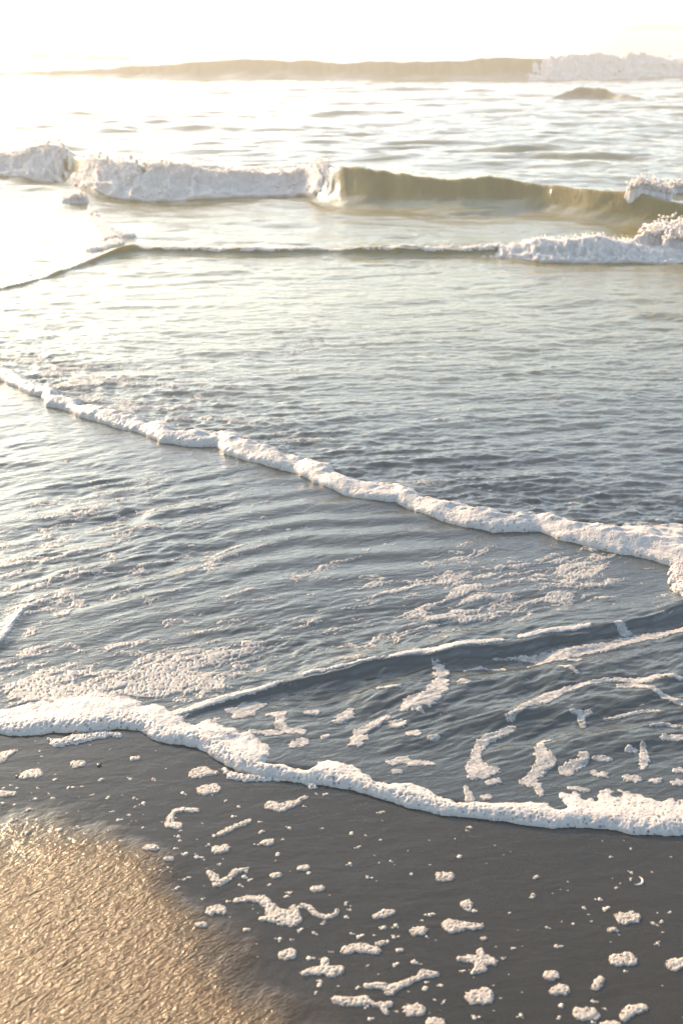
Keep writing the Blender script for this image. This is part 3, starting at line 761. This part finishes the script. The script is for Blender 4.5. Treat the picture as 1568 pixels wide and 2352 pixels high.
patch('ridge_foam', 'thin broken line of foam riding the crest of the small ridge of water', [(400,1640,9),(430,1634,9),(500,1611,9),(560,1596,8),(600,1586,7),(640,1574,5),None,(700,1556,5),(760,1548,5),(860,1530,5),None,(900,1524,6),(960,1512,9),(1010,1506,10),(1060,1494,9),(1110,1488,8),(1150,1482,5),None,(1195,1474,7),(1260,1461,8),(1310,1456,8),(1350,1450,6)], wb, .0035, .002, THIN, cat='foam line', pit=.3, rough=.5, seed=250)
patch('foam_crest', 'bright slanting crest of foam at the left edge of the pool', [(-30,1505,12),(0,1476,9),(25,1442,8),(55,1404,6)], wb, .006, .002, THIN, cat='foam line', pit=.4, rough=.6, seed=251)
# ------------------------------------------------------------------ splashes
def mass(name, label, nodes, T, step, nb_, seed, cat='splash'):
    return patch(name, label, nodes, lambda x, y: water_z(x, y, False), T, step, FOAM_FAR, cat=cat, rough=.7, pit=0, seed=seed, blob=nb_)
mass('splash', 'tall ragged white splash at the right edge where two waves collide', [(1470,598,14),(1510,585,24),(1545,570,30),(1600,560,40),None,(1530,600,22),(1580,600,34),(1640,590,40)], .13, .010, 2600, 201)
mass('splash', 'warm backlit burst of spray at the right end of the olive green wave', [(1446,514,12),(1475,510,18),(1510,508,20)], .12, .010, 1100, 202)
mass('splash', 'small far puff of spray at the right edge behind the olive green wave', [(1525,456,14),(1560,456,16)], .09, .014, 500, 203)
mass('splash', 'small isolated puff of spray under the left end of the olive green wave', [(160,472,10),(185,470,13)], .07, .012, 450, 204)
mass('splash', 'diagonal line of tumbling spray between the olive green wave and the low brown wavelet', [(208,476,4),(216,490,5),(224,505,6),(232,520,8),(244,535,10),(256,550,13),(266,562,16),(262,575,18),None,(240,582,14),(215,588,8),None,(275,548,14),(300,556,10)], .018, .010, 3000, 205)

# ------------------------------------------------------------------ specks, pebbles and a shell on the sand
def speck_mesh(seed, r):
    rg_ = np.random.default_rng(seed); P = [(0, 0, 0)]; rr = [r]
    for _ in range(int(rg_.integers(1, 5))):
        a = rg_.uniform(0, 6.28); q = r * rg_.uniform(.7, 1.5); P.append((q * math.cos(a) * 1.4, q * math.sin(a), 0)); rr.append(r * rg_.uniform(.35, .8))
    V, Fc = blobs(np.array(P, np.float32), np.array(rr), seed, 1); V[:, 2] *= .55
    me = bpy.data.meshes.new('foam_speck'); me.from_pydata(V.tolist(), [], Fc.tolist()); me.materials.append(PATCHMAT)
    for p in me.polygons: p.use_smooth = True
    return me
SM = [speck_mesh(300 + i, .0022) for i in range(12)]
rs = random.Random(5)
spots = [(7,z) for z in [(165,95),(250,10),(465,8),(600,5),(705,8),(320,45),(375,40),(500,88),(660,118),(615,95),(840,70),(425,78),(15,115),(65,125),(135,148),(172,200),(225,72),(240,92),(355,228),(280,248),(125,262),(500,250),(545,195),(515,155),(595,170),(655,230),(830,243),(820,270),(825,290),(805,325),(905,368),(855,350),(960,308),(985,270),(1070,178),(1200,300),(1300,282),(1275,355),(1200,248),(1130,428),(1120,455),(1145,470),(1100,495),(1240,490),(1010,398),(930,560),(1045,568),(810,515),(740,435),(1415,440),(1315,545),(1325,527),(1370,595),(1375,702),(1440,715),(1490,665),(1285,742),(1335,745),(1420,830),(1520,802),(1470,935),(1465,958),(1450,990),(1330,230),(1095,132),(1490,75),(1450,72),(20,45),(100,225),(60,205),(390,265)]]
spots += [(8,z) for z in [(180,158),(590,228),(538,366),(20,577),(40,607),(20,640),(80,730),(45,718),(195,688),(250,680),(240,735),(390,730),(405,630),(370,655),(320,445),(890,458),(1185,558),(1110,597),(1210,603),(1430,672),(1470,660),(1450,762),(740,832),(1300,888),(555,888),(455,953),(380,973),(75,965),(255,1075),(330,848),(245,860),(1155,1030),(1000,1100),(825,1092),(610,1105),(130,1110),(120,1050),(430,1020),(1005,1050),(1260,505),(1330,435),(605,612),(785,783),(990,778),(880,540),(40,395),(120,460),(225,382),(75,318),(180,283),(45,257)]]
scat = []
for z, (a, b) in spots: scat.append(((0 if z == 7 else 784) + a * .5, 1787 + b * .5, rs.uniform(.9, 1.9)))
tries = 0
fx = np.array([p[0] for p in NEAR_F]); fy = np.array([p[1] for p in NEAR_F])
while len(scat) < 290 and tries < 6000:
    tries += 1
    a = rs.uniform(-20, 1590); b = rs.uniform(1700, 2350)
    if b < np.interp(a, fx, fy) + 18: continue
    if b > 1930 + .42 * a - 60 and a < 800 and b > np.interp(a, [0, 260, 440, 600, 700], [1920, 1935, 2080, 2235, 2340]): continue
    if rs.random() > (.95 if a < 620 else .45): continue
    scat.append((a, b, rs.choice([.35, .4, .5, .55, .7, 1.0])))
for i, (a, b, s) in enumerate(scat):
    x, y = W(a, b); o = bpy.data.objects.new('foam_speck', SM[i % 12]); COL.objects.link(o)
    z = float(sand_z(np.array([x]), np.array([y]))[0])
    o.location = (float(x), float(y), z + .0002); o.rotation_euler = (0, 0, rs.uniform(-.5, .5)); o.scale = (s * 1.25, s, s)
    tag(o, 'tiny speck of white foam bubbles dotted on the dark wet sand', 'foam speck', 'tiny foam specks dotted on the wet sand')
def m_stone(name, c1, c2, rough):
    m, n, l, b = mat(name); pos = n.new('ShaderNodeTexCoord').outputs['Object']
    l.new(mix_rgb(n, l, noise(n, l, pos, 260, 3).outputs[0], c1, c2), b.inputs['Base Color']); b.inputs['Roughness'].default_value = rough; return m
ST = m_stone('dark_pebble', (.02, .018, .016), (.07, .06, .05), .25); OR = m_stone('orange_shell', (.45, .16, .05), (.6, .30, .14), .3)
for lb, (a, b), mt, s in [
  ('dark pebble on the wet sand below the lacy apron of the foam roll', (228, 1758), ST, .0060),
  ('dark pebble near the left edge, left of the oval foam patch', (40, 1784), ST, .0042),
  ('orange shell bit on the wet sand right of the dark pebbles', (352, 1790), OR, .0034),
  ('dark pebble on the wet sand below the orange shell bit', (160, 1809), ST, .0038),
  ('reddish shell bit beside a dark pebble on the upper left sand', (189, 1808), OR, .0026)]:
    x, y = W(a, b)
    V, Fc = blobs(np.array([[0, 0, 0]], np.float32), np.array([s]), int(a), 1); V[:, 2] *= .6
    me = bpy.data.meshes.new('pebble'); me.from_pydata(V.tolist(), [], Fc.tolist()); me.materials.append(mt)
    for p in me.polygons: p.use_smooth = True
    o = bpy.data.objects.new('pebble' if mt is ST else 'shell_fragment', me); COL.objects.link(o); o.location = (float(x), float(y), float(sand_z(np.array([x]), np.array([y]))[0]) + s * .25)
    tag(o, lb, 'pebble' if mt is ST else 'shell')
# half buried shell: a curved rim
x0, y0 = (float(v) for v in W(784 + 1350 * .5, 1787 + 470 * .5)); V = []; Fc = []
ns, nr = 18, 8
for i in range(ns):
    t = i / (ns - 1); a = -2.0 + 2.9 * t; R0 = .014; r = .0022 * math.sin(math.pi * min(max(t, .04), .96)) + .0004
    for j in range(nr):
        p = 2 * math.pi * j / nr; rr = R0 + r * math.cos(p); V.append((rr * math.cos(a), rr * math.sin(a) * .9, r * math.sin(p)))
for i in range(ns - 1):
    for j in range(nr): Fc.append((i * nr + j, i * nr + (j + 1) % nr, (i + 1) * nr + (j + 1) % nr, (i + 1) * nr + j))
me = bpy.data.meshes.new('shell'); me.from_pydata(V, [], Fc)
for p in me.polygons: p.use_smooth = True
me.materials.append(m_stone('shell_rim', (.45, .40, .34), (.65, .6, .52), .25))
o = bpy.data.objects.new('shell', me); COL.objects.link(o); o.location = (x0, y0, float(sand_z(np.array([x0]), np.array([y0]))[0]) + .0008)
tag(o, 'curved rim of a pale half buried shell in the dark sand at right', 'shell')

# ------------------------------------------------------------------ far spit of land and its marker post
def m_land():
    m, n, l, b = mat('dark_land'); l.new(mix_rgb(n, l, noise(n, l, geo(n), .3, 4).outputs[0], (.05, .05, .035), (.10, .09, .06)), b.inputs['Base Color']); b.inputs['Roughness'].default_value = .9; return m
LAND = m_land(); DY = 110.0
def m_spit():
    m, n, l, b = mat('haze_pale_spit'); pos = geo(n)
    sp = n.new('ShaderNodeSeparateXYZ'); l.new(pos, sp.inputs[0])
    hz_ = math_(n, l, 'ADD', sp.outputs[2], math_(n, l, 'MULTIPLY', noise(n, l, pos, .5, 3).outputs[0], .12))
    l.new(mix_rgb(n, l, mrange(n, l, hz_, 1.96, 2.02, 0, 1), (.72, .68, .60), (.035, .04, .022)), b.inputs['Base Color']); b.inputs['Roughness'].default_value = .9; return m  # lower slope painted pale to white out like haze beneath the dark crest
tx = np.linspace(0, 1, 200); xl = (1350 - 784) / F * DY + tx * 60
hgt = (1.90 + .42 * sst(0, .10, tx)) * (1 + .02 * fbm(tx * 30, tx * 0, 2, 4)) * sst(-.01, .06, tx)
vv = np.linspace(-1, 1, 25)
XL = np.repeat(xl[None], 25, 0); YL = DY + 12 + vv[:, None] * (.8 + 11 * sst(.05, .6, tx))[None]; ZL = -.1 + hgt[None] * (1 - np.abs(vv[:, None]) ** 2.5) + .1 * (1 - np.abs(vv[:, None])) * np.ones_like(XL)
o = grid_mesh('headland', XL, YL, ZL, m_spit()); tag(o, kind='structure')
px_ = (1418 - 784) / F * (DY + 12) * 1.0
post = empty('marker_post', (px_, DY + 12, 1.75)); tag(post, 'thin dark marker post standing at the tip of the far low spit of land', 'marker post')
def cyl(name, r0, r1, h, z, parent, m, n=10):
    V = [(r0 * math.cos(2 * math.pi * i / n), r0 * math.sin(2 * math.pi * i / n), z) for i in range(n)] + [(r1 * math.cos(2 * math.pi * i / n), r1 * math.sin(2 * math.pi * i / n), z + h) for i in range(n)]
    Fq = [(i, (i + 1) % n, n + (i + 1) % n, n + i) for i in range(n)] + [tuple(range(n, 2 * n))]
    me = bpy.data.meshes.new(name); me.from_pydata(V, [], Fq); me.materials.append(m)
    o = bpy.data.objects.new(name, me); COL.objects.link(o); o.parent = parent; return o
cyl('pole', .11, .10, .85, 0, post, LAND); cyl('top_mark', .17, .12, .28, .85, post, LAND)

# ------------------------------------------------------------------ haze
def m_haze():
    m = bpy.data.materials.new('haze'); m.use_nodes = True; n = m.node_tree.nodes; l = m.node_tree.links; n.clear()
    v = n.new('ShaderNodeVolumePrincipled'); v.inputs['Color'].default_value = (1, .95, .89, 1)
    v.inputs['Density'].default_value = .008; v.inputs['Anisotropy'].default_value = .3
    o = n.new('ShaderNodeOutputMaterial'); l.new(v.outputs[0], o.inputs['Volume']); return m
L_ = 5600; co = [(x, y, z) for x in (-L_, L_) for y in (-L_, L_) for z in (-3.0, 6.0)]
qq = np.array([(0,1,3,2),(4,6,7,5),(0,4,5,1),(2,3,7,6),(0,2,6,4),(1,5,7,3)])
hz = raw_mesh('haze', co, qq, m_haze()); tag(hz, kind='stuff')
for p in hz.data.polygons: p.use_smooth = False
